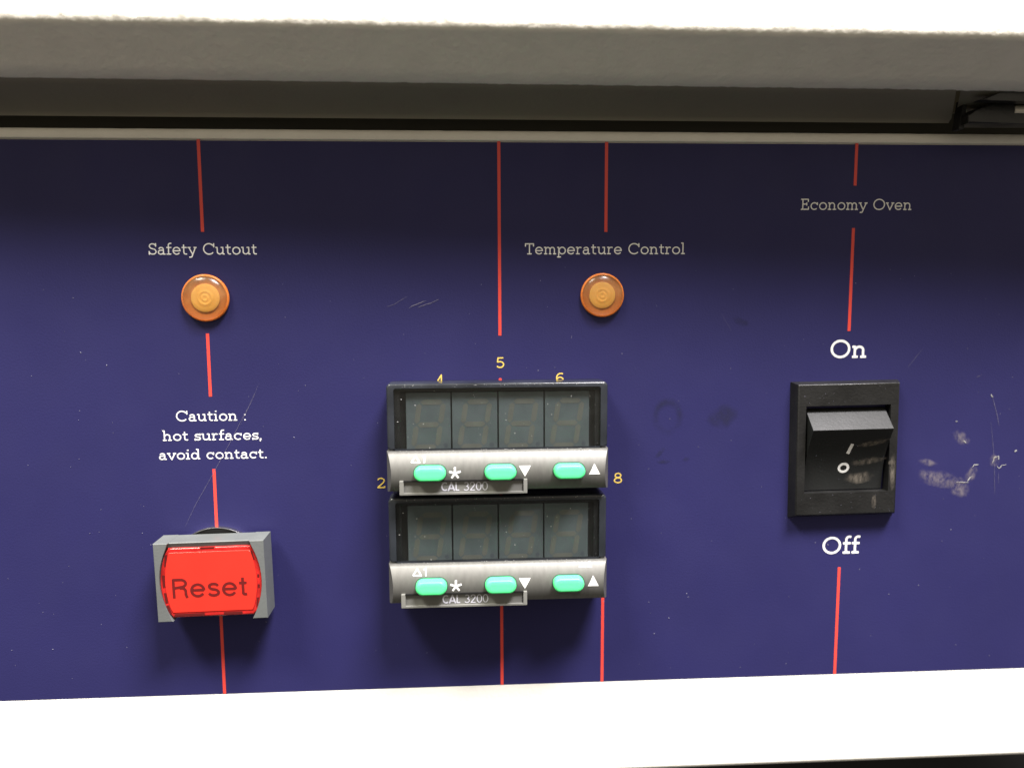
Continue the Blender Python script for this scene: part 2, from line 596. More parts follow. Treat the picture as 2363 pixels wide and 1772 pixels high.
def sans_glyph(ch, w):
    i = w / 2
    S = []

    def L(*p):
        S.append((list(p), False))

    def loop(cx, cy, rx, ry):
        S.append((arc(cx, cy, rx, ry, 0, 360, 28)[:-1], True))
    if ch == ' ':
        return S, 0.34
    if ch == 'C':
        L(*arc(0.50, 0.5, 0.46 - i, 0.5 - i, 52, 308, 20))
        return S, 0.84
    if ch == 'A':
        L((0.04, 0), (0.42, 0.97), (0.80, 0))
        L((0.17, 0.28), (0.67, 0.28))
        return S, 0.86
    if ch == 'L':
        L((0.12, 1), (0.12, i), (0.50, i))
        return S, 0.54
    if ch == '3':
        L(*(arc(0.30, 0.73, 0.20, 0.27 - i, 150, -80, 12)))
        L(*(arc(0.28, 0.28, 0.25, 0.28 - i, 88, -150, 14)))
        return S, 0.60
    if ch == '2':
        L(*(arc(0.30, 0.70, 0.22, 0.30 - i, 170, -25, 12) + [(0.08, i), (0.56, i)]))
        return S, 0.62
    if ch == '0':
        loop(0.31, 0.5, 0.25, 0.5 - i)
        return S, 0.62
    if ch == '1':
        L((0.06, 0.80), (0.22, 0.97), (0.22, 0))
        return S, 0.36
    if ch == '^':                                       # the small open triangle in front of the output numbers
        L((0.08, i), (0.40, 0.92), (0.72, i), (0.08, i))
        return S, 0.86
    if ch == 'R':
        L((0.12, 0), (0.12, 1 - i), (0.40, 1 - i))
        L(*([(0.38, 1 - i)] + arc(0.42, 0.745, 0.21, 0.255 - i, 90, -90, 10) + [(0.12, 0.49 + i * 0.2)]))
        L(*([(0.38, 0.50)] + arc(0.44, 0.34, 0.17, 0.16, 90, 0, 6) + [(0.61, 0.16), (0.66, 0.0)]))
        return S, 0.74
    if ch == 'e':
        L(*(arc(0.31, 0.36, 0.26, 0.37 - i, 0, 325, 20)))
        L((0.06, 0.37), (0.57, 0.37))
        return S, 0.64
    if ch == 's':
        L(*(arc(0.27, 0.54, 0.18, 0.19 - i, 12, 180, 9) + arc(0.27, 0.54, 0.18, 0.155, 180, 255, 4)
            + arc(0.27, 0.205, 0.20, 0.17, 75, 0, 5) + arc(0.27, 0.205, 0.20, 0.205 - i, 0, -168, 9)))
        return S, 0.56
    if ch == 't':
        L(*([(0.17, 0.93), (0.17, 0.14)] + arc(0.25, 0.14, 0.08, 0.14 - i, 180, 280, 5) + [(0.33, i)]))
        L((0.02, 0.72 - i), (0.33, 0.72 - i))
        return S, 0.38
    raise ValueError(ch)


def text_strokes(text, glyphs, w, gap=0.0):
    out = []
    x = 0.0
    for ch in text:
        S, adv = glyphs(ch, w)
        for pts, closed in S:
            out.append(([(a + x, b) for a, b in pts], closed))
        x += adv + gap
    return out


def stroke_mesh(name, strokes, width, material, parent, p=0.05, prof=None, res=0.055):
    """strokes in mm [(x,z)], one constant width: union of all of them, meshed once"""
    h = width / 2
    segs = []
    for pts, closed in strokes:
        n = len(pts)
        m = n if closed else n - 1
        for k in range(m):
            a, b = pts[k], pts[(k + 1) % n]
            if (a[0] - b[0]) ** 2 + (a[1] - b[1]) ** 2 < 1e-10:
                continue
            segs.append((a, b, (not closed) and k == 0, (not closed) and k == m - 1))
    x0 = min(min(a[0], b[0]) for a, b, _, _ in segs) - width
    z0 = min(min(a[1], b[1]) for a, b, _, _ in segs) - width
    field = {}
    for a, b, e0, e1 in segs:
        dx, dz = b[0] - a[0], b[1] - a[1]
        Lg = math.hypot(dx, dz)
        ux, uz = dx / Lg, dz / Lg
        lo_x = int((min(a[0], b[0]) - h - 2 * res - x0) / res)
        hi_x = int((max(a[0], b[0]) + h + 2 * res - x0) / res) + 1
        lo_z = int((min(a[1], b[1]) - h - 2 * res - z0) / res)
        hi_z = int((max(a[1], b[1]) + h + 2 * res - z0) / res) + 1
        for ix in range(lo_x, hi_x + 1):
            px = x0 + ix * res - a[0]
            for iz in range(lo_z, hi_z + 1):
                pz = z0 + iz * res - a[1]
                t = px * ux + pz * uz
                if t < 0:
                    d = math.hypot(px, pz) - h
                    if e0:
                        d = max(d, -t)
                elif t > Lg:
                    d = math.hypot(px - dx, pz - dz) - h
                    if e1:
                        d = max(d, t - Lg)
                else:
                    d = abs(px * uz - pz * ux) - h
                key = (ix, iz)
                o = field.get(key)
                if o is None or d < o:
                    field[key] = d
    bm = bmesh.new()
    vc = {}

    def pv(x, z):
        k = (round(x / (res * 0.01)), round(z / (res * 0.01)))
        v = vc.get(k)
        if v is None:
            X, Z = x0 + x, z0 + z
            v = bm.verts.new(V(X, (prof(Z) if prof else 0) + p, Z))
            vc[k] = v
        return v
    done = set()
    big = 1.0
    g = lambda ix, iz: field.get((ix, iz), big)
    for (ix, iz) in sorted(field):
        if (ix, iz) in done:
            continue
        c = [g(ix, iz), g(ix + 1, iz), g(ix + 1, iz + 1), g(ix, iz + 1)]
        if all(v >= 0 for v in c):
            continue
        pos = [(ix, iz), (ix + 1, iz), (ix + 1, iz + 1), (ix, iz + 1)]
        if all(v < 0 for v in c):
            poly = [(a * res, b * res) for a, b in pos]
        else:
            poly = []
            for k in range(4):
                j = (k + 1) % 4
                if c[k] < 0:
                    poly.append((pos[k][0] * res, pos[k][1] * res))
                if (c[k] < 0) != (c[j] < 0):
                    t = c[k] / (c[k] - c[j])
                    poly.append(((pos[k][0] + (pos[j][0] - pos[k][0]) * t) * res, (pos[k][1] + (pos[j][1] - pos[k][1]) * t) * res))
        vs = []
        for q in poly:
            v = pv(*q)
            if v not in vs:
                vs.append(v)
        if len(vs) >= 3:
            try:
                bm.faces.new(vs)
            except ValueError:
                pass
    bmesh.ops.dissolve_limit(bm, angle_limit=0.0005 if prof else 0.02, verts=bm.verts, edges=bm.edges)
    bmesh.ops.triangulate(bm, faces=bm.faces)
    return link(name, bm, material, parent)


def lettering(name, text, glyphs, x0, x1, base, cap, stroke, material, parent, p=0.05, prof=None, gap=0.0, tilt=0.0, res=0.055):
    S = text_strokes(text, glyphs, stroke / cap, gap)
    h = stroke / cap / 2
    mn = min(a for pts, _ in S for a, _ in pts)
    mx = max(a for pts, _ in S for a, _ in pts)
    sx = (x1 - x0 - stroke * 0.6) / (mx - mn)
    out = []
    for pts, closed in S:
        out.append(([(x0 + stroke * 0.3 + (a - mn) * sx, base + b * cap) for a, b in pts], closed))
    o = stroke_mesh(name, out, stroke, material, parent, p, prof, res)
    return o


def polygon(name, pts, material, parent, p=0.05, prof=None, cuts=6):
    """flat printed shape; when prof is given it follows the curved bar"""
    bm = bmesh.new()
    f = bm.faces.new([bm.verts.new((x, 0, z)) for x, z in pts])
    zs = [z for _, z in pts]
    if prof:
        for k in range(1, cuts):
            z = min(zs) + (max(zs) - min(zs)) * k / cuts
            bmesh.ops.bisect_plane(bm, geom=list(bm.verts) + list(bm.edges) + list(bm.faces), plane_co=(0, 0, z), plane_no=(0, 0, 1))
    for v in bm.verts:
        x, _, z = v.co
        v.co = V(x, (prof(z) if prof else 0) + p, z)
    return link(name, bm, material, parent)


def slivers(name, items, material, parent, p=0.07):
    for it in items:
        sliver(name, [it], material, parent, p)


def sliver(name, items, material, parent, p):
    """scratches: each item (points, width) becomes a thin tapering ribbon with a little jitter"""
    bm = bmesh.new()
    rnd = random.Random(int(items[0][0][0][0] * 10))
    for pts, w in items:
        dense = []
        for a, b in zip(pts, pts[1:]):
            L = math.hypot(b[0] - a[0], b[1] - a[1])
            n = max(2, int(L / 0.35))
            for k in range(n):
                t = k / n
                dense.append((a[0] + (b[0] - a[0]) * t, a[1] + (b[1] - a[1]) * t))
        dense.append(pts[-1])
        N = len(dense)
        prev = None
        for k, (x, z) in enumerate(dense):
            a = dense[max(0, k - 1)]
            b = dense[min(N - 1, k + 1)]
            L = math.hypot(b[0] - a[0], b[1] - a[1]) or 1
            nx, nz = -(b[1] - a[1]) / L, (b[0] - a[0]) / L
            ww = w * 0.5 * (math.sin(math.pi * (k + 0.3) / (N - 0.4)) ** 0.5) * rnd.uniform(0.35, 1.15)
            j = rnd.uniform(-0.3, 0.3) * w
            v1 = bm.verts.new(V(x + nx * (ww + j), p, z + nz * (ww + j)))
            v2 = bm.verts.new(V(x - nx * (ww - j), p, z - nz * (ww - j)))
            if prev:
                bm.faces.new((prev[0], prev[1], v2, v1))
            prev = (v1, v2)
    return link(name, bm, material, parent)


def smear(name, cx, cz, rx, rz, ang, material, parent, p=0.09, ring=False, surf=None):
    bm = bmesh.new()
    lay = bm.verts.layers.float.new('fade')
    n = 26
    ca, sa = math.cos(math.radians(ang)), math.sin(math.radians(ang))
    g = []
    for i in range(n + 1):
        row = []
        for j in range(n + 1):
            u, v = -1 + 2 * i / n, -1 + 2 * j / n
            r = math.hypot(u, v)
            q = noise.noise(Vector((u * 1.7 + cx, v * 1.7 + cz, 0.3))) * 0.5
            if ring:
                f = max(0.0, 1 - abs(r - 0.72) / 0.24) * max(0.0, min(1.0, 0.7 + 0.6 * v + q))
            else:
                f = max(0.0, min(1.0, (1 - r + q * 0.6) * 1.7)) if r < 1 else 0.0
            x, z = u * rx, v * rz
            X, Z = cx + x * ca - z * sa, cz + x * sa + z * ca
            P = surf(X, Z) + p if surf else p
            vert = bm.verts.new(V(X, P, Z))
            vert[lay] = f
            row.append(vert)
        g.append(row)
    for i in range(n):
        for j in range(n):
            bm.faces.new((g[i][j], g[i + 1][j], g[i + 1][j + 1], g[i][j + 1]))
    return link(name, bm, material, parent)


def specks(name, spots, material, parent, rnd):
    """dust: small flattened irregular grains; spots (x, z, p, size)"""
    bm = bmesh.new()
    for x, z, p, s in spots:
        n = 5
        a0 = rnd.uniform(0, 6.28)
        el = rnd.uniform(1.0, 2.2)
        th = rnd.uniform(0, 3.14)
        top = bm.verts.new(V(x, p + s * 0.35, z))
        ring = []
        for k in range(n):
            a = a0 + 2 * math.pi * k / n
            r = s * rnd.uniform(0.6, 1.1) * 0.5
            ux, uz = r * math.cos(a) * el, r * math.sin(a)
            ring.append(bm.verts.new(V(x + ux * math.cos(th) - uz * math.sin(th), p, z + ux * math.sin(th) + uz * math.cos(th))))
        for k in range(n):
            bm.faces.new((ring[k], ring[(k + 1) % n], top))
    o = link(name, bm, material, parent)
    o['kind'] = 'stuff'
    return o


# ---------------------------------------------------------------- the setting behind and below
bm = bmesh.new()
prism(bm, rect(-900, 900, -400, 500), -260, -240)
o = link('back_wall', bm, 'floor')
o['kind'] = 'structure'
bm = bmesh.new()
vs = [bm.verts.new(V(x, p, -205)) for x, p in ((-900, -240), (900, -240), (900, 700), (-900, 700))]
bm.faces.new(vs)
o = link('worktop', bm, 'floor')
o['kind'] = 'structure'

# ---------------------------------------------------------------- oven casing
casing = thing('oven', 'cream oven body framing the navy panel, with overhanging textured door above', 'oven')
# lower fascia: flush with the panel, its bottom edge rounded under
r = 1.4
prof = [(-30, -117.0), (-r, -117.0)] + [(-r + r * math.sin(math.radians(a)), -117.0 + r - r * math.cos(math.radians(a))) for a in range(15, 91, 15)] \
    + [(0, -105), (0, -93.55), (-0.35, -93.5), (-0.35, -93.0), (-1.5, -93.0)]
xs = [-260 + 10 * k for k in range(57)]
bm = bmesh.new()
extrude_x(bm, prof, xs)
link('lower_fascia', bm, 'paint_smooth', casing, smooth=40)
# top lip: narrow strip above the panel, rolled back into the body
prof = [(-1.5, 33.2), (-0.3, 33.3), (-0.3, 33.55), (0.35, 33.62), (0.5, 33.85), (0.5, 34.6)] \
    + [(0.5 - 1.3 * (1 - math.cos(math.radians(a))), 34.6 + 1.3 * math.sin(math.radians(a))) for a in range(15, 91, 15)] \
    + [(-2, 35.95), (-8, 35.95)]
bm = bmesh.new()
extrude_x(bm, prof, [-220 + 2.0 * k for k in range(221)],
          disp=lambda x, p, z: (0.05 * noise.noise(Vector((x * 0.9, p, z))), 0.05 * noise.noise(Vector((x * 1.1, z, 9)))))
link('top_lip', bm, 'paint', casing, smooth=60)
# recessed body face seen in the gap between lip and door
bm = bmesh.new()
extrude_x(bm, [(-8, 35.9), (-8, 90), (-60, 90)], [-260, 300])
link('recessed_rail', bm, 'dark', casing)  # body face coloured dark to paint in the shade of the gap

# ---------------------------------------------------------------- oven door
door = bpy.data.objects.new('oven_door', None)
C.objects.link(door)
door.parent = casing


def rough_disp(x, p, z):
    a = noise.noise(Vector((x * 0.55, p * 0.55, z * 0.55)))
    b = noise.noise(Vector((x * 1.5 + 7, p * 1.5, z * 1.5)))
    d = 0.13 * a + 0.10 * b
    # the door stands slightly ajar, further out towards the catch at the right
    return (d + x * 0.026 * p / 24, d * 0.6 - x * 0.012 * p / 24)


prof = [(-10, 170), (24.6, 170), (24.6, 120), (24.6, 78), (24.6, 70), (24.6, 62), (24.6, 58), (24.6, 55), (24.6, 53.2), (24.6, 52.0), (24.55, 51.0), (24.4, 50.3), (24.1, 49.8),
        (23.7, 49.45), (23.2, 49.1)]
for k in range(1, 13):
    t = k / 12
    prof.append((23.2 - 6.0 * t, 49.1 - 4.7 * t))
# the bend turning under
bp_, bz_ = prof[-1]
for k in range(10):
    a = math.radians(38 - 2.1 * k)
    bp_ -= 0.42 * math.cos(a)
    bz_ -= 0.42 * math.sin(a)
    prof.append((bp_, bz_))
prof += [(bp_ - 1.5, bz_ + 0.3), (bp_ - 3, bz_ + 1.2)]
bm = bmesh.new()
extrude_x(bm, prof, [-250, -220, -190, -160, -140] + [-125 + 0.5 * k for k in range(571)] + [175, 200, 230, 260], disp=rough_disp)
link('door_skin', bm, 'paint', door, smooth=75)
# inner strip under the door, stopping short of the catch at the right
prof = [(14.9, 43.6), (14.2, 42.8), (13.2, 42.15), (12.0, 41.65), (9.0, 40.65), (6, 39.7), (3.0, 38.7), (2.3, 38.2), (2.1, 37.8), (1.9, 37.9), (1.8, 46)]
bm = bmesh.new()
tilt = lambda x, p, z: (x * 0.026 * p / 24, -x * 0.012 * p / 24)
rows = extrude_x(bm, prof, [-250, -220, -190, -160] + [-130 + 2 * k for k in range(115)], disp=tilt)
# its right end is cut on the slant
last = [bm.verts.new(V(109.4 - max(0, p - 3) * 0.62, p + tilt(105, p, z)[0], z + tilt(105, p, z)[1])) for p, z in prof]
for k in range(len(prof) - 1):
    bm.faces.new((rows[-1][k], rows[-1][k + 1], last[k + 1], last[k]))
bm.faces.new(last)
link('inner_strip', bm, 'seal', door, smooth=40)
bm = bmesh.new()
prof = [(14.9, 43.6), (13.4, 42.6), (9.0, 41.4), (4.0, 40.4), (1.6, 40.0), (1.5, 46)]
rows = []
for x0 in (110.4, 180, 250):
    rows.append([bm.verts.new(V(x0 - (max(0, p - 3) * 0.62 if x0 < 120 else 0), p + tilt(x0, p, z)[0], z + tilt(x0, p, z)[1])) for p, z in prof])
for a, b in zip(rows, rows[1:]):
    for k in range(len(prof) - 1):
        bm.faces.new((a[k], a[k + 1], b[k + 1], b[k]))
link('inner_panel', bm, 'seal', door, smooth=40)

# ---------------------------------------------------------------- door catch (black bracket at the right end of the door)
catch = thing('door_catch', 'black bracket with a bright steel pin under the door at the right edge', 'door catch', (118, 4, 38))


def loc_pts(pts, c=(118, 38)):
    return [(x - c[0], z - c[1]) for x, z in pts]


bm = bmesh.new()
prism(bm, loc_pts([(108.4, 40.0), (113.2, 41.6), (118.0, 42.9), (124, 43.8), (140, 44.2), (140, 39.9), (121, 39.8), (111, 39.9)]), 8.0, 10.5, 0.3)
link('upper_jaw', bm, 'black_plastic', catch)
bm = bmesh.new()
prism(bm, loc_pts([(109.2, 36.2), (109.1, 37.9), (110.7, 39.1), (114.6, 40.5), (119, 40.6), (120.4, 38.5), (140, 38.4), (140, 36.4), (120, 36.2)]), 1.0, 6.0, 0.3)
link('lower_jaw', bm, 'black_plastic', catch)
bm = bmesh.new()
bmesh.ops.create_cone(bm, cap_ends=True, segments=32, radius1=1.05 * MM, radius2=1.05 * MM, depth=20 * MM,
                      matrix=Matrix.Translation(V(11.4, 5.2, 1.0)) @ Matrix.Rotation(math.radians(90), 4, 'Y'))
link('pin', bm, 'pin_steel', catch, smooth=40)
bm = bmesh.new()
prism(bm, loc_pts([(108.6, 35.4), (109.7, 35.4), (110.2, 41.6), (109.3, 41.6)]), 1.0, 3.6)
link('end_plate', bm, 'cavity', catch)

# ---------------------------------------------------------------- control panel
panel = thing('control_panel', 'navy blue printed control panel with thin red lines and white slab lettering', 'control panel')
bm = bmesh.new()
prism(bm, rect(-240, 280, -93.45, 33.35), -0.9, 0.0)
link('panel_sheet', bm, 'blue', panel)


def red_line(x, z0, z1, w=0.70, round_top=False):
    pts = [(x - w / 2, z1), (x + w / 2, z1)]
    if round_top:
        pts += [(x + w / 2 * math.cos(math.radians(a)), z0 + w / 2 * math.sin(math.radians(a))) for a in range(0, 181, 20)]
    else:
        pts += [(x + w / 2, z0), (x - w / 2, z0)]
    bm = bmesh.new()
    prism(bm, pts, 0.004, 0.05)
    return link('red_line', bm, 'red_print', panel)


for a in ((-57.85, 33.6, 13.75), (-57.85, -8.65, -22.85), (-57.85, -39.5, -93.4), (7.65, 33.6, -9.6), (31.85, 33.6, 13.7),
          (31.85, -52, -93.4), (89.45, 33.6, 24.15), (89.5, 14.55, -9.15), (89.6, -66.3, -93.4)):
    red_line(*a)
red_line(7.65, -19.7, -93.4, round_top=True)

TXT = [('Safety Cutout', -69.65, -46.19, 8.77, 2.50, 0.265), ('Temperature Control', 13.47, 50.17, 8.68, 2.50, 0.265),
       ('Economy Oven', 76.83, 103.11, 18.65, 2.52, 0.265),
       ('Caution :', -65.63, -50.13, -28.42, 2.42, 0.285), ('hot surfaces,', -68.95, -46.8, -32.84, 2.30, 0.285),
       ('avoid contact.', -69.87, -45.81, -37.18, 2.30, 0.285),
       ('On', 85.36, 94.0, -15.5, 4.30, 0.58), ('Off', 85.33, 94.6, -62.93, 4.25, 0.58)]
for t, x0, x1, b, cap, st in TXT:
    o = lettering('lettering', t, slab_glyph, x0, x1, b, cap, st, 'white_print', panel)
    o['label'] = 'white slab lettering reading "%s"' % t
for t, x0, x1, b in (('5', 6.85, 8.54, -17.05), ('4', -7.0, -5.3, -20.9), ('6', 20.6, 22.3, -20.75), ('2', -20.92, -19.22, -44.66), ('8', 34.3, 36.14, -44.48)):
    o = lettering('dial_number', t, slab_glyph, x0, x1, b, 2.48, 0.30, 'yellow_print', panel)
    o['label'] = 'yellow printed number %s' % t

# wear: scratches, scuffs, smudges
rnd = random.Random(11)
slivers('scratch', [([(-46.9, -20.0), (-49.5, -25.2), (-54, -33.5), (-58.8, -41.8), (-62.4, -47.8), (-65, -53.0)], 0.10),
                    ([(-47.7, -22.0), (-50.2, -26.8), (-51.5, -29.5)], 0.07)], 'scratch', panel)
slivers('scratch', [([(-12.9, -3.3), (-11.8, -2.6), (-10.2, -2.0), (-8.9, -1.5)], 0.22), ([(-10.9, -3.1), (-9.2, -2.5), (-7.6, -2.0), (-6.1, -1.3)], 0.2),
                    ([(-17.8, -2.9), (-16.2, -2.4), (-14.6, -1.4), (-13.2, -0.6)], 0.10), ([(24, -10.4), (24.2, -9.7)], 0.1),
                    ([(43.6, -2.7), (43.9, -3.4)], 0.12)], 'scratch', panel)
slivers('scratch', [([(125.2, -24.5), (125.9, -26.6), (126.8, -29.3), (127.5, -32.2)], 0.12), ([(125.4, -31.1), (126.2, -36), (126.9, -41), (127.3, -46), (127.5, -49.1)], 0.09),
                    ([(128.1, -43.6), (128.3, -46.2)], 0.08), ([(121.2, -20.3), (122.0, -20.0)], 0.12), ([(59, -5), (61.5, -9)], 0.05),
                    ([(104, -18), (107.5, -13.5)], 0.06)], 'scratch', panel)
slivers('scuff_line', [([(120.5, -45.6), (121.0, -44.7), (121.6, -44.3)], 0.34), ([(121.5, -42.2), (121.9, -41.6), (123.0, -41.5)], 0.30),
                       ([(126.5, -41.3), (126.8, -39.9), (127.8, -39.5), (127.9, -40.4)], 0.34), ([(127.6, -42.0), (128.2, -42.5), (129.0, -41.8), (129.9, -41.6)], 0.28),
                       ([(117.6, -45.7), (119.0, -45.8), (120.8, -45.9)], 0.22), ([(125.0, -24.5), (125.4, -25.2)], 0.5), ([(131.8, -38.4), (132.4, -38.3)], 0.55),
                       ([(118.9, -35.6), (119.5, -36.2)], 0.4), ([(116.6, -31.0), (117.1, -30.8)], 0.22)], 'dust_soft', panel)
for a in ((112.9, -44.7, 5.6, 2.2, -14, 'scuff_pale'), (118.2, -46.9, 3.3, 2.4, -35, 'scuff_pale'), (110.3, -40.8, 2.6, 0.9, -10, 'scuff_pale'),
          (118.3, -35.0, 2.6, 1.6, -40, 'scuff_pale'), (121.2, -43.9, 1.4, 2.4, -25, 'scuff_pale'), (127.0, -40.6, 1.5, 1.6, 0, 'scuff_pale')):
    smear('scuff_mark', *a, panel)
smear('smudge', 46.8, -28.9, 4.0, 5.0, 0, 'smudge', panel, ring=True)
for a in ((45.2, -37.3, 1.7, 0.6, 48), (46.2, -39.5, 2.0, 0.5, 0), (63.6, -6.8, 2.2, 1.0, -20), (51.5, -39.0, 1.0, 0.6, 10), (60.0, -29, 4, 3, 20)):
    smear('smudge', *a, 'smudge', panel)
spots = []
for _ in range(210):
    x, z = rnd.uniform(-108, 138), rnd.uniform(-92, 6)
    spots.append((x, z, 0.03, rnd.choice((0.08, 0.10, 0.12, 0.14, 0.17, 0.22)) * rnd.uniform(0.8, 1.2)))
specks('dust', spots, 'fleck', panel, rnd)

# ---------------------------------------------------------------- temperature controller
ctl = thing('temperature_controller', 'upper of two stacked controllers, blank smoky display just below the yellow 5', 'temperature controller',
            (6.8, 0, -31.42), group='identical grey and black temperature controllers stacked in the panel')
OX, OZ = 6.8, -31.2


def cx(x):
    return x - OX


def cz(z):
    return z - OZ


def rc(x0, x1, z0, z1):
    return rect(cx(x0), cx(x1), cz(z0), cz(z1))


# housing box behind and around the cover
bm = bmesh.new()
prism(bm, rrect(cx(-17.6), cx(31.2), cz(-43.3), cz(-19.55), 0.9), 0.0, 2.8)
link('housing', bm, 'black_gloss', ctl, smooth=30)
# smoky cover: rim, stepped inside
bm = bmesh.new()
frame(bm, rrect(cx(-17.75), cx(31.35), cz(-34.4), cz(-19.4), 1.0), rrect(cx(-16.15), cx(29.75), cz(-34.39), cz(-20.45), 0.5), 2.8, 7.4, 6.4, bevel=0.5)
cover = link('cover_rim', bm, 'rim', ctl, smooth=50)
bm = bmesh.new()
frame(bm, rrect(cx(-16.2), cx(29.8), cz(-34.38), cz(-20.4), 0.5), rrect(cx(-14.9), cx(28.6), cz(-34.2), cz(-21.3), 0.3), 2.8, 6.45, 5.0)
link('inner_bezel', bm, 'black_gloss', ctl, smooth=40)
bm = bmesh.new()
prism(bm, rc(-15.2, 28.9, -34.5, -20.9), 2.8, 5.1)
link('display_bed', bm, 'cavity', ctl)


def seg_poly(u0, v0, u1, v1, w, slant=0.15):
    """one bar of a digit with pointed ends"""
    dx, dz = u1 - u0, v1 - v0
    L = math.hypot(dx, dz)
    ux, uz = dx / L, dz / L
    nx, nz = -uz, ux
    h = w / 2
    pts = [(u0, v0), (u0 + ux * h + nx * h, v0 + uz * h + nz * h), (u1 - ux * h + nx * h, v1 - uz * h + nz * h), (u1, v1),
           (u1 - ux * h - nx * h, v1 - uz * h - nz * h), (u0 + ux * h - nx * h, v0 + uz * h - nz * h)]
    return [(a + b * slant, b) for a, b in pts]


edges_x = [-13.75, -3.55, 6.85, 17.2, 27.5]
for k in range(4):
    a, b = edges_x[k] + 0.16, edges_x[k + 1] - 0.16
    bm = bmesh.new()
    prism(bm, rc(a, b, -34.3, -21.5), 5.1, 6.1, 0.08, 1)
    dg = link('digit_display', bm, 'digit_face', ctl)
    ux, uz = cx((a + b) / 2 + 0.0), cz(-28.75)
    W_, H_ = 2.65, 5.05
    g = 0.22
    bars = [(-W_ + g, H_, W_ - g, H_), (-W_ + g, 0, W_ - g, 0), (-W_ + g, -H_, W_ - g, -H_),
            (-W_, g, -W_, H_ - g), (W_, g, W_, H_ - g), (-W_, -H_ + g, -W_, -g), (W_, -H_ + g, W_, -g)]
    for q in bars:
        pts = seg_poly(*q, 1.15)
        bm = bmesh.new()
        prism(bm, [(ux + s, uz + t) for s, t in pts], 6.08, 6.13)
        link('segment', bm, 'segment', dg)
    bm = bmesh.new()
    prism(bm, [(ux + 3.75 + 0.5 * math.cos(t * 0.628), uz - 4.7 + 0.5 * math.sin(t * 0.628)) for t in range(10)], 6.08, 6.13)
    link('decimal_point', bm, 'point', dg)
bm = bmesh.new()
prism(bm, rrect(cx(-16.1), cx(29.7), cz(-34.38), cz(-20.5), 0.45), 6.8, 6.88)
link('window', bm, 'window', ctl)

# curved silver bar
ZT, ZB = -34.35, -43.25


def bar_p(zl):
    """height of the bar's surface at local z"""
    z = zl + OZ
    t = max(0.0, min(1.0, (ZT - z) / (ZT - ZB)))
    base = 7.7 + 1.0 * t
    return base + 1.95 * math.sin(math.pi * min(1, t * 0.97 + 0.015)) ** 0.8


NB = 26
profb = [(bar_p(cz(ZT + (ZB - ZT) * k / NB)), cz(ZT + (ZB - ZT) * k / NB)) for k in range(NB + 1)]
profb = [(2.9, cz(ZT))] + [(7.5, cz(ZT))] + profb[1:-1] + [(8.1, cz(ZB) - 0.02), (2.9, cz(ZB) - 0.02)]
bm = bmesh.new()
rows = []
xl, xr = cx(-17.85), cx(31.45)
for x, mode in ((xl, 1), (None, 2), (None, 3), (xr, 4)):
    row = []
    for p, z in profb:
        if mode in (1, 4):
            row.append(bm.verts.new(V(x, min(p, 7.6), z)))
        else:
            off = 0.05 + max(0.0, p - 7.6) * 0.40
            X = xl + off if mode == 2 else xr - off
            row.append(bm.verts.new(V(X, p, z)))
    rows.append(row)
for a, b in zip(rows, rows[1:]):
    for k in range(len(profb) - 1):
        try:
            bm.faces.new((a[k], a[k + 1], b[k + 1], b[k]))
        except ValueError:
            pass
bm.faces.new(rows[0])
bm.faces.new(rows[-1])
bar = link('button_bar', bm, 'silver', ctl, smooth=32)

# printing on the bar
zc = cz(-38.95)
star = []
for k in range(5):
    a = math.radians(90 + 72 * k)
    star.append(([(cx(-2.85), zc), (cx(-2.85) + 1.3 * math.cos(a), zc + 1.3 * math.sin(a))], False))
o = stroke_mesh('asterisk', star, 0.46, 'white_print', bar, 0.05, bar_p, 0.05)
polygon('down_arrow', [(cx(11.25), cz(-37.55)), (cx(13.85), cz(-37.55)), (cx(12.55), cz(-39.95))], 'white_print', bar, 0.05, bar_p)
polygon('up_arrow', [(cx(26.75), cz(-39.7)), (cx(29.25), cz(-39.7)), (cx(28.0), cz(-37.35))], 'white_print', bar, 0.05, bar_p)
lettering('output_mark', '^1', sans_glyph, cx(-12.45), cx(-9.45), cz(-36.65), 1.5, 0.26, 'white_print', bar, 0.05, bar_p)
lettering('output_mark', '^2', sans_glyph, cx(24.9), cx(27.9), cz(-35.75), 1.05, 0.18, 'pale_print', bar, 0.05, bar_p)

# mint buttons in dark slots
for bx in (-8.28, 7.12, 22.32):
    bz = -38.75
    hw, hh = 3.48, 1.60

    def pill(ex, ez, w=hw, h=hh, n=12):
        return [(cx(bx) + (w - h) + (h + ex) * math.cos(math.radians(a)), cz(bz) + (h + ez) * math.sin(math.radians(a))) for a in range(-90, 91, 180 // n)] + \
               [(cx(bx) - (w - h) + (h + ex) * math.cos(math.radians(a)), cz(bz) + (h + ez) * math.sin(math.radians(a))) for a in range(90, 271, 180 // n)]
    bm = bmesh.new()
    ring0 = pill(0.22, 0.22)
    f = bm.faces.new([bm.verts.new(V(x, bar_p(z) + 0.035, z)) for x, z in ring0])
    bm.faces.ensure_lookup_table()
    link('button_slot', bm, 'slot', bar)
    bm = bmesh.new()
    layers = [(0.0, 7.5, 0.0), (0.0, 11.35, -0.03), (-0.12, 11.75, -0.08), (-0.34, 12.0, -0.22), (-0.75, 12.12, -0.5), (-1.3, 12.16, -1.1)]
    prev = None
    for e, p, ez in layers:
        pts = pill(e, ez)
        # the crown is higher towards the lower edge, so the cap tips up to the lamp
        row = [bm.verts.new(V(x, p - (0.10 * (z - cz(bz)) if p > 8 else 0), z)) for x, z in pts]
        if prev:
            n = len(row)
            for k in range(n):
                bm.faces.new((prev[k], prev[(k + 1) % n], row[(k + 1) % n], row[k]))
        prev = row
    bm.faces.new(prev)
    link('button', bm, 'green', ctl, smooth=50)

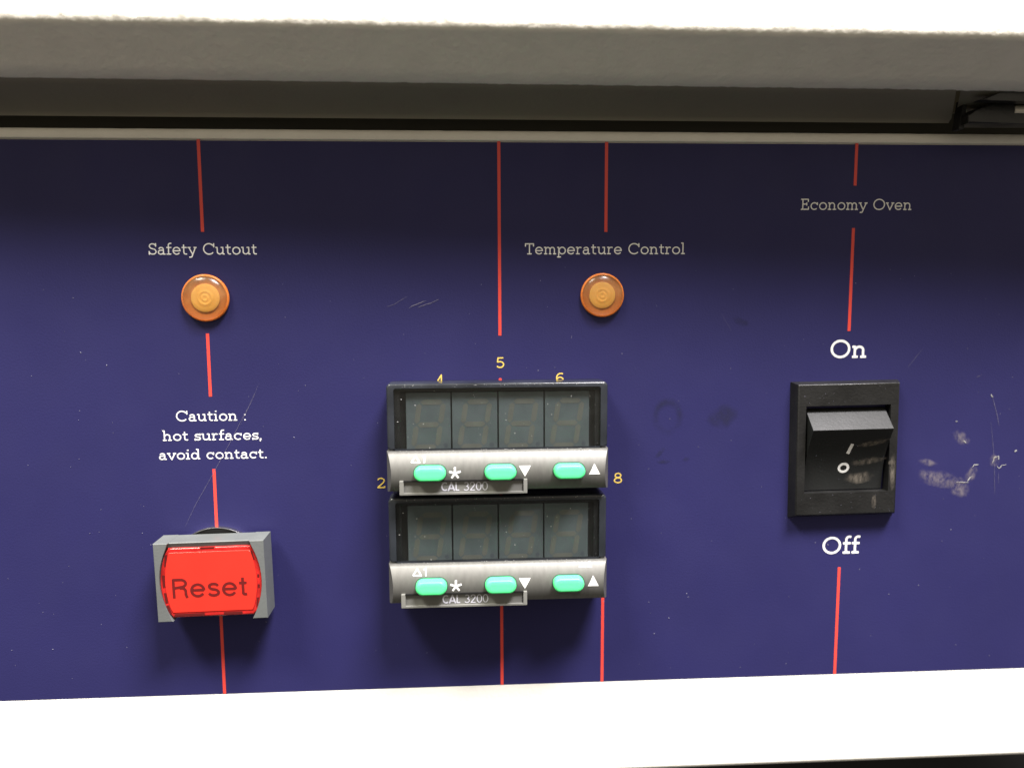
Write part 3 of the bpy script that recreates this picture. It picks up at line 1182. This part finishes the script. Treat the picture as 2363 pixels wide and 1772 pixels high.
# clear label holder with grey insert
hp0 = 9.0
bm = bmesh.new()
outer = rrect(cx(-15.0), cx(13.05), cz(-43.62), cz(-40.42), 0.15, 4)
inner = rrect(cx(-14.05), cx(12.2), cz(-43.12), cz(-40.60), 0.05, 4)
frame(bm, outer, inner, 8.2, 10.62, 10.2, bevel=0.12, seg=2)
holder = link('label_holder', bm, 'holder', ctl, smooth=40)
bm = bmesh.new()
prism(bm, rc(-14.1, 12.25, -43.15, -40.5), 9.9, 10.22)
link('label_insert', bm, 'insert', holder)
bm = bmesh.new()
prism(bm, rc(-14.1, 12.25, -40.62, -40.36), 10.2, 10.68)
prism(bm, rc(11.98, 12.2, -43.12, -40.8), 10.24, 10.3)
link('painted_recess_shadow', bm, 'cavity', holder)  # black strips paint the recess's shadow along its top and right edge
lettering('lettering', 'CAL', sans_glyph, cx(-5.85), cx(-1.85), cz(-42.83), 1.95, 0.30, 'pale_print', holder, 10.27, gap=0.02)
lettering('lettering', '3200', sans_glyph, cx(-0.95), cx(4.3), cz(-42.83), 1.95, 0.20, 'pale_print', holder, 10.27, gap=0.04)

# dust on the cover and the ledge of the bar
spots = []
for _ in range(42):
    spots.append((cx(rnd.uniform(-15.5, 29.5)), cz(rnd.uniform(-34.2, -20.7)), 6.89, rnd.choice((0.06, 0.08, 0.09, 0.12, 0.22)) * rnd.uniform(0.8, 1.2)))
for _ in range(30):
    spots.append((cx(rnd.uniform(-17.2, 31)), cz(rnd.gauss(-34.33, 0.06)), 7.6, rnd.uniform(0.1, 0.24)))
for _ in range(40):
    spots.append((cx(rnd.uniform(-17.2, 31)), cz(rnd.uniform(-20.2, -19.6)), 7.39, rnd.uniform(0.08, 0.18)))
specks('dust', spots, 'dust_soft', ctl, rnd)

ctl2 = copy_tree(ctl, (6.7, 0, -57.05))
ctl2['label'] = 'lower of two stacked controllers, its blank display shaded by the unit above'

# ---------------------------------------------------------------- pilot lamps
lamp = thing('pilot_lamp', 'round amber pilot lamp directly under the words Safety Cutout', 'pilot lamp', (-57.75, 0, -0.75),
             group='round amber pilot lamps on the panel')
bm = bmesh.new()
lathe(bm, [(4.9, 0.0), (5.0, 0.25), (5.20, 0.35), (5.24, 0.6), (5.16, 0.85), (4.98, 0.98), (4.8, 1.0)], 0, 0)
link('lens_rim', bm, 'amber_rim', lamp, smooth=40)
bm = bmesh.new()
lathe(bm, [(4.95, 0.95), (4.3, 0.70), (3.5, 0.45), (3.2, 0.45), (3.12, 0.5)], 0, 0)
link('reflector', bm, 'amber_cup', lamp, smooth=50)
bm = bmesh.new()
lathe(bm, [(3.14, 0.4), (3.1, 0.75), (2.8, 0.85), (2.2, 0.92), (1.75, 0.93), (1.55, 1.02), (1.38, 1.03), (1.15, 0.93), (0.85, 0.93), (0.7, 1.0), (0.5, 1.0), (0.35, 0.93), (0.0, 0.93)], 0, 0)
link('bulb_seat', bm, 'amber_disc', lamp, smooth=35)
bm = bmesh.new()
lathe(bm, [(4.98 * math.cos(math.radians(a)), 0.95 + 1.75 * math.sin(math.radians(a))) for a in range(0, 90, 6)] + [(0.0, 2.7)], 0, 0)
link('lens_dome', bm, 'amber_dome', lamp, smooth=80)
lamp2 = copy_tree(lamp, (31.05, 0, -0.55))
lamp2.scale = (0.955, 0.955, 0.955)
lamp2['label'] = 'round amber pilot lamp directly under the words Temperature Control'

# ---------------------------------------------------------------- reset button
rs = thing('reset_button', 'square grey push button with a red cap reading Reset under the caution text', 'push button', (-57.2, 0, -63.1), tilt=0.9)
bm = bmesh.new()
lathe(bm, [(10.55, 0.0), (10.55, 1.0), (10.48, 1.1), (10.38, 1.1), (10.34, 0.95)], -0.5, -0.3, 72)
link('collar_ring', bm, 'steel', rs, smooth=40)
bm = bmesh.new()
lathe(bm, [(10.34, 0.95), (9.0, 0.8), (0, 0.8)], -0.5, -0.3, 72)
link('collar', bm, 'cavity', rs, smooth=40)
# body: cheeks left and right are proud, the middle is cut lower
H = 8.95
W2 = 12.0
bm = bmesh.new()
prism(bm, rect(-W2 + 0.1, W2 - 0.1, -7.65, H - 0.08), 1.42, 6.4)
prof_top = [(6.3, H), (6.9, H - 0.0), (7.3, 7.85), (6.9, 7.7), (6.3, 7.7)]
link('body', bm, 'grey_plastic', rs, smooth=30)
arcR = 15.5
for sgn in (-1, 1):
    inner = []
    for k in range(15):
        z = -H + 2 * H * k / 14
        zz = z * 1.0
        inner.append((sgn * (11.15 - (zz * zz) / (H * H) * 2.45), z))
    pts = [(sgn * W2, -H), (sgn * W2, H)] + inner[::-1]
    bm = bmesh.new()
    prism(bm, pts, 1.4, 8.0, 0.16, 2)
    link('cheek', bm, 'grey_plastic', rs, smooth=35)
bm = bmesh.new()
for sx in (1,):
    pr = [(1.6, H - 0.02), (7.35, H - 0.02), (7.5, H - 0.15), (7.15, 7.75), (6.2, 7.72)]
    rws = extrude_x(bm, pr, [-9.2, 9.2])
link('top_rail', bm, 'grey_plastic', rs, smooth=20)
bm = bmesh.new()
prism(bm, rect(-8.9, 8.9, -8.5, -7.6), 1.4, 6.3, 0.1)
link('bottom_rail', bm, 'black_rocker', rs, smooth=20)


def barrel(wm, we, h, n=14):
    """barrel outline: wm half width at mid height, we at top and bottom"""
    pts = []
    for k in range(n + 1):
        z = -h + 2 * h * k / n
        pts.append((wm - (wm - we) * (z / h) ** 2, z))
    for k in range(n + 1):
        z = h - 2 * h * k / n
        pts.append((-(wm - (wm - we) * (z / h) ** 2), z))
    return pts


bm = bmesh.new()
prism(bm, [(x, z - 0.25) for x, z in barrel(11.0, 9.0, 8.0)], 5.0, 7.55, 0.45, 3)
link('cap', bm, 'red_lens', rs, smooth=45)
bm = bmesh.new()
prism(bm, [(x, z - 0.15) for x, z in barrel(9.95, 8.75, 6.9)], 7.0, 7.68, 0.14, 2)
link('cap_face', bm, 'red_face', rs, smooth=45)
lettering('lettering', 'Reset', sans_glyph, -8.4, 7.9, -3.6, 4.45, 0.60, 'reset_print', rs, 7.72, gap=0.06, res=0.09)
# moulded notches of the cap's rim
for pts in ([(-10.55, -1.2), (-10.05, -1.1), (-10.05, 1.7), (-10.6, 1.6)], [(-9.95, 3.6), (-9.45, 3.6), (-9.15, 6.3), (-9.7, 6.2)],
            [(-10.2, -4.8), (-9.7, -4.7), (-9.95, -2.4), (-10.45, -2.4)], [(-9.6, -7.3), (-9.05, -7.2), (-9.6, -5.2), (-10.1, -5.3)],
            [(10.5, 0.4), (10.15, 0.4), (10.15, 1.1), (10.5, 1.1)], [(10.5, -2.0), (10.1, -2.0), (10.1, -1.2), (10.5, -1.2)],
            [(9.3, 4.6), (9.75, 4.5), (9.2, 6.6), (8.85, 6.5)], [(9.5, -6.6), (9.9, -6.0), (10.2, -4.2), (9.75, -4.3)],
            [(-8.6, -7.85), (-1.9, -7.85), (-1.9, -7.3), (-8.4, -7.3)], [(2.3, -7.85), (6.4, -7.85), (6.4, -7.3), (2.3, -7.3)],
            [(-2.0, 7.7), (1.2, 7.7), (1.0, 7.35), (-1.8, 7.35)]):
    bm = bmesh.new()
    prism(bm, pts, 7.4, 7.60)
    link('cap_notch', bm, 'red_dark', rs)

# ---------------------------------------------------------------- rocker switch
sw = thing('rocker_switch', 'black rocker switch with I and O marks between the words On and Off', 'rocker switch', (89.1, 0, -37.0), tilt=0.7)
fo = [(-12.1, -15.4), (12.1, -15.4), (12.1, 15.7), (-12.1, 15.7)]
fb = [(-13.0, -16.4), (12.9, -16.4), (12.9, 16.15), (-13.0, 16.15)]
fi = [(-10.15, -10.1), (10.15, -10.1), (10.15, 10.65), (-10.15, 10.65)]
bm = bmesh.new()
frame(bm, fo, fi, 0.0, 2.6, -3.0, bevel=0.3, seg=3, outer_back=fb)
link('switch_frame', bm, 'black_plastic', sw, smooth=35)
bm = bmesh.new()
prism(bm, rect(-10.5, 10.5, -10.6, 11.0), -3.2, -2.6)
link('switch_well', bm, 'cavity', sw)
# rocker: steep face on top, ridge, then long concave face down to the O end
pr = [(-2.5, 9.7), (0.9, 9.75), (1.2, 9.62)]
for k in range(1, 7):
    t = k / 6
    pr.append((1.2 + 4.1 * t, 9.62 - 3.95 * t))
pr += [(5.5, 5.45), (5.45, 5.2)]
for k in range(1, 17):
    t = k / 16
    pr.append((5.4 - 4.7 * t - 1.15 * math.sin(math.pi * t), 5.15 - 15.0 * t))
pr += [(-2.5, -9.9)]
bm = bmesh.new()
rws = extrude_x(bm, pr, [-9.6, -9.3, 9.1, 9.4])
for q, xo in ((0, -9.6), (-1, 9.4)):
    bm.faces.new(rws[q] if q == 0 else rws[q])
bmesh.ops.recalc_face_normals(bm, faces=bm.faces)
rocker = link('rocker', bm, 'black_rocker', sw, smooth=30)


def rock_p(z):
    t = max(0.0, min(1.0, (5.15 - z) / 15.0))
    return 5.4 - 4.7 * t - 1.15 * math.sin(math.pi * t)


stroke_mesh('off_mark', [(arc(-0.25, -4.45, 1.1, 0.98, 0, 360, 28)[:-1], True)], 0.6, 'white_print', rocker, 0.05, rock_p, 0.06)
stroke_mesh('on_mark', [([(0.70, 1.65), (0.14, -0.85)], False)], 0.8, 'white_print', rocker, 0.05, rock_p, 0.06)
rs_surf = lambda x, z: rock_p(z)
for a in ((5.6, 1.8, 4.0, 0.8, 12), (5.4, -2.9, 4.6, 0.95, 8), (3.8, -7.0, 3.9, 1.6, 6)):
    smear('smear_mark', *a, 'scuff_tan', rocker, p=0.06, surf=rs_surf)
for a in ((11.1, -5.6, 0.8, 4.6, 0), (10.9, -3.2, 1.0, 0.7, 10), (6.8, -12.6, 0.6, 1.8, 0)):
    smear('smear_mark', *a, 'scuff_tan', sw, p=2.65)
spots = [(rnd.uniform(-11.8, 11.8), rnd.choice((rnd.uniform(-15, -10.3), rnd.uniform(10.8, 15.5))), 2.6, rnd.uniform(0.06, 0.13)) for _ in range(40)]
for _ in range(26):
    z = rnd.uniform(-9, 5)
    spots.append((rnd.uniform(-9, 9), z, rock_p(z) + 0.02, rnd.uniform(0.05, 0.1)))
specks('dust', spots, 'fleck', sw, rnd)
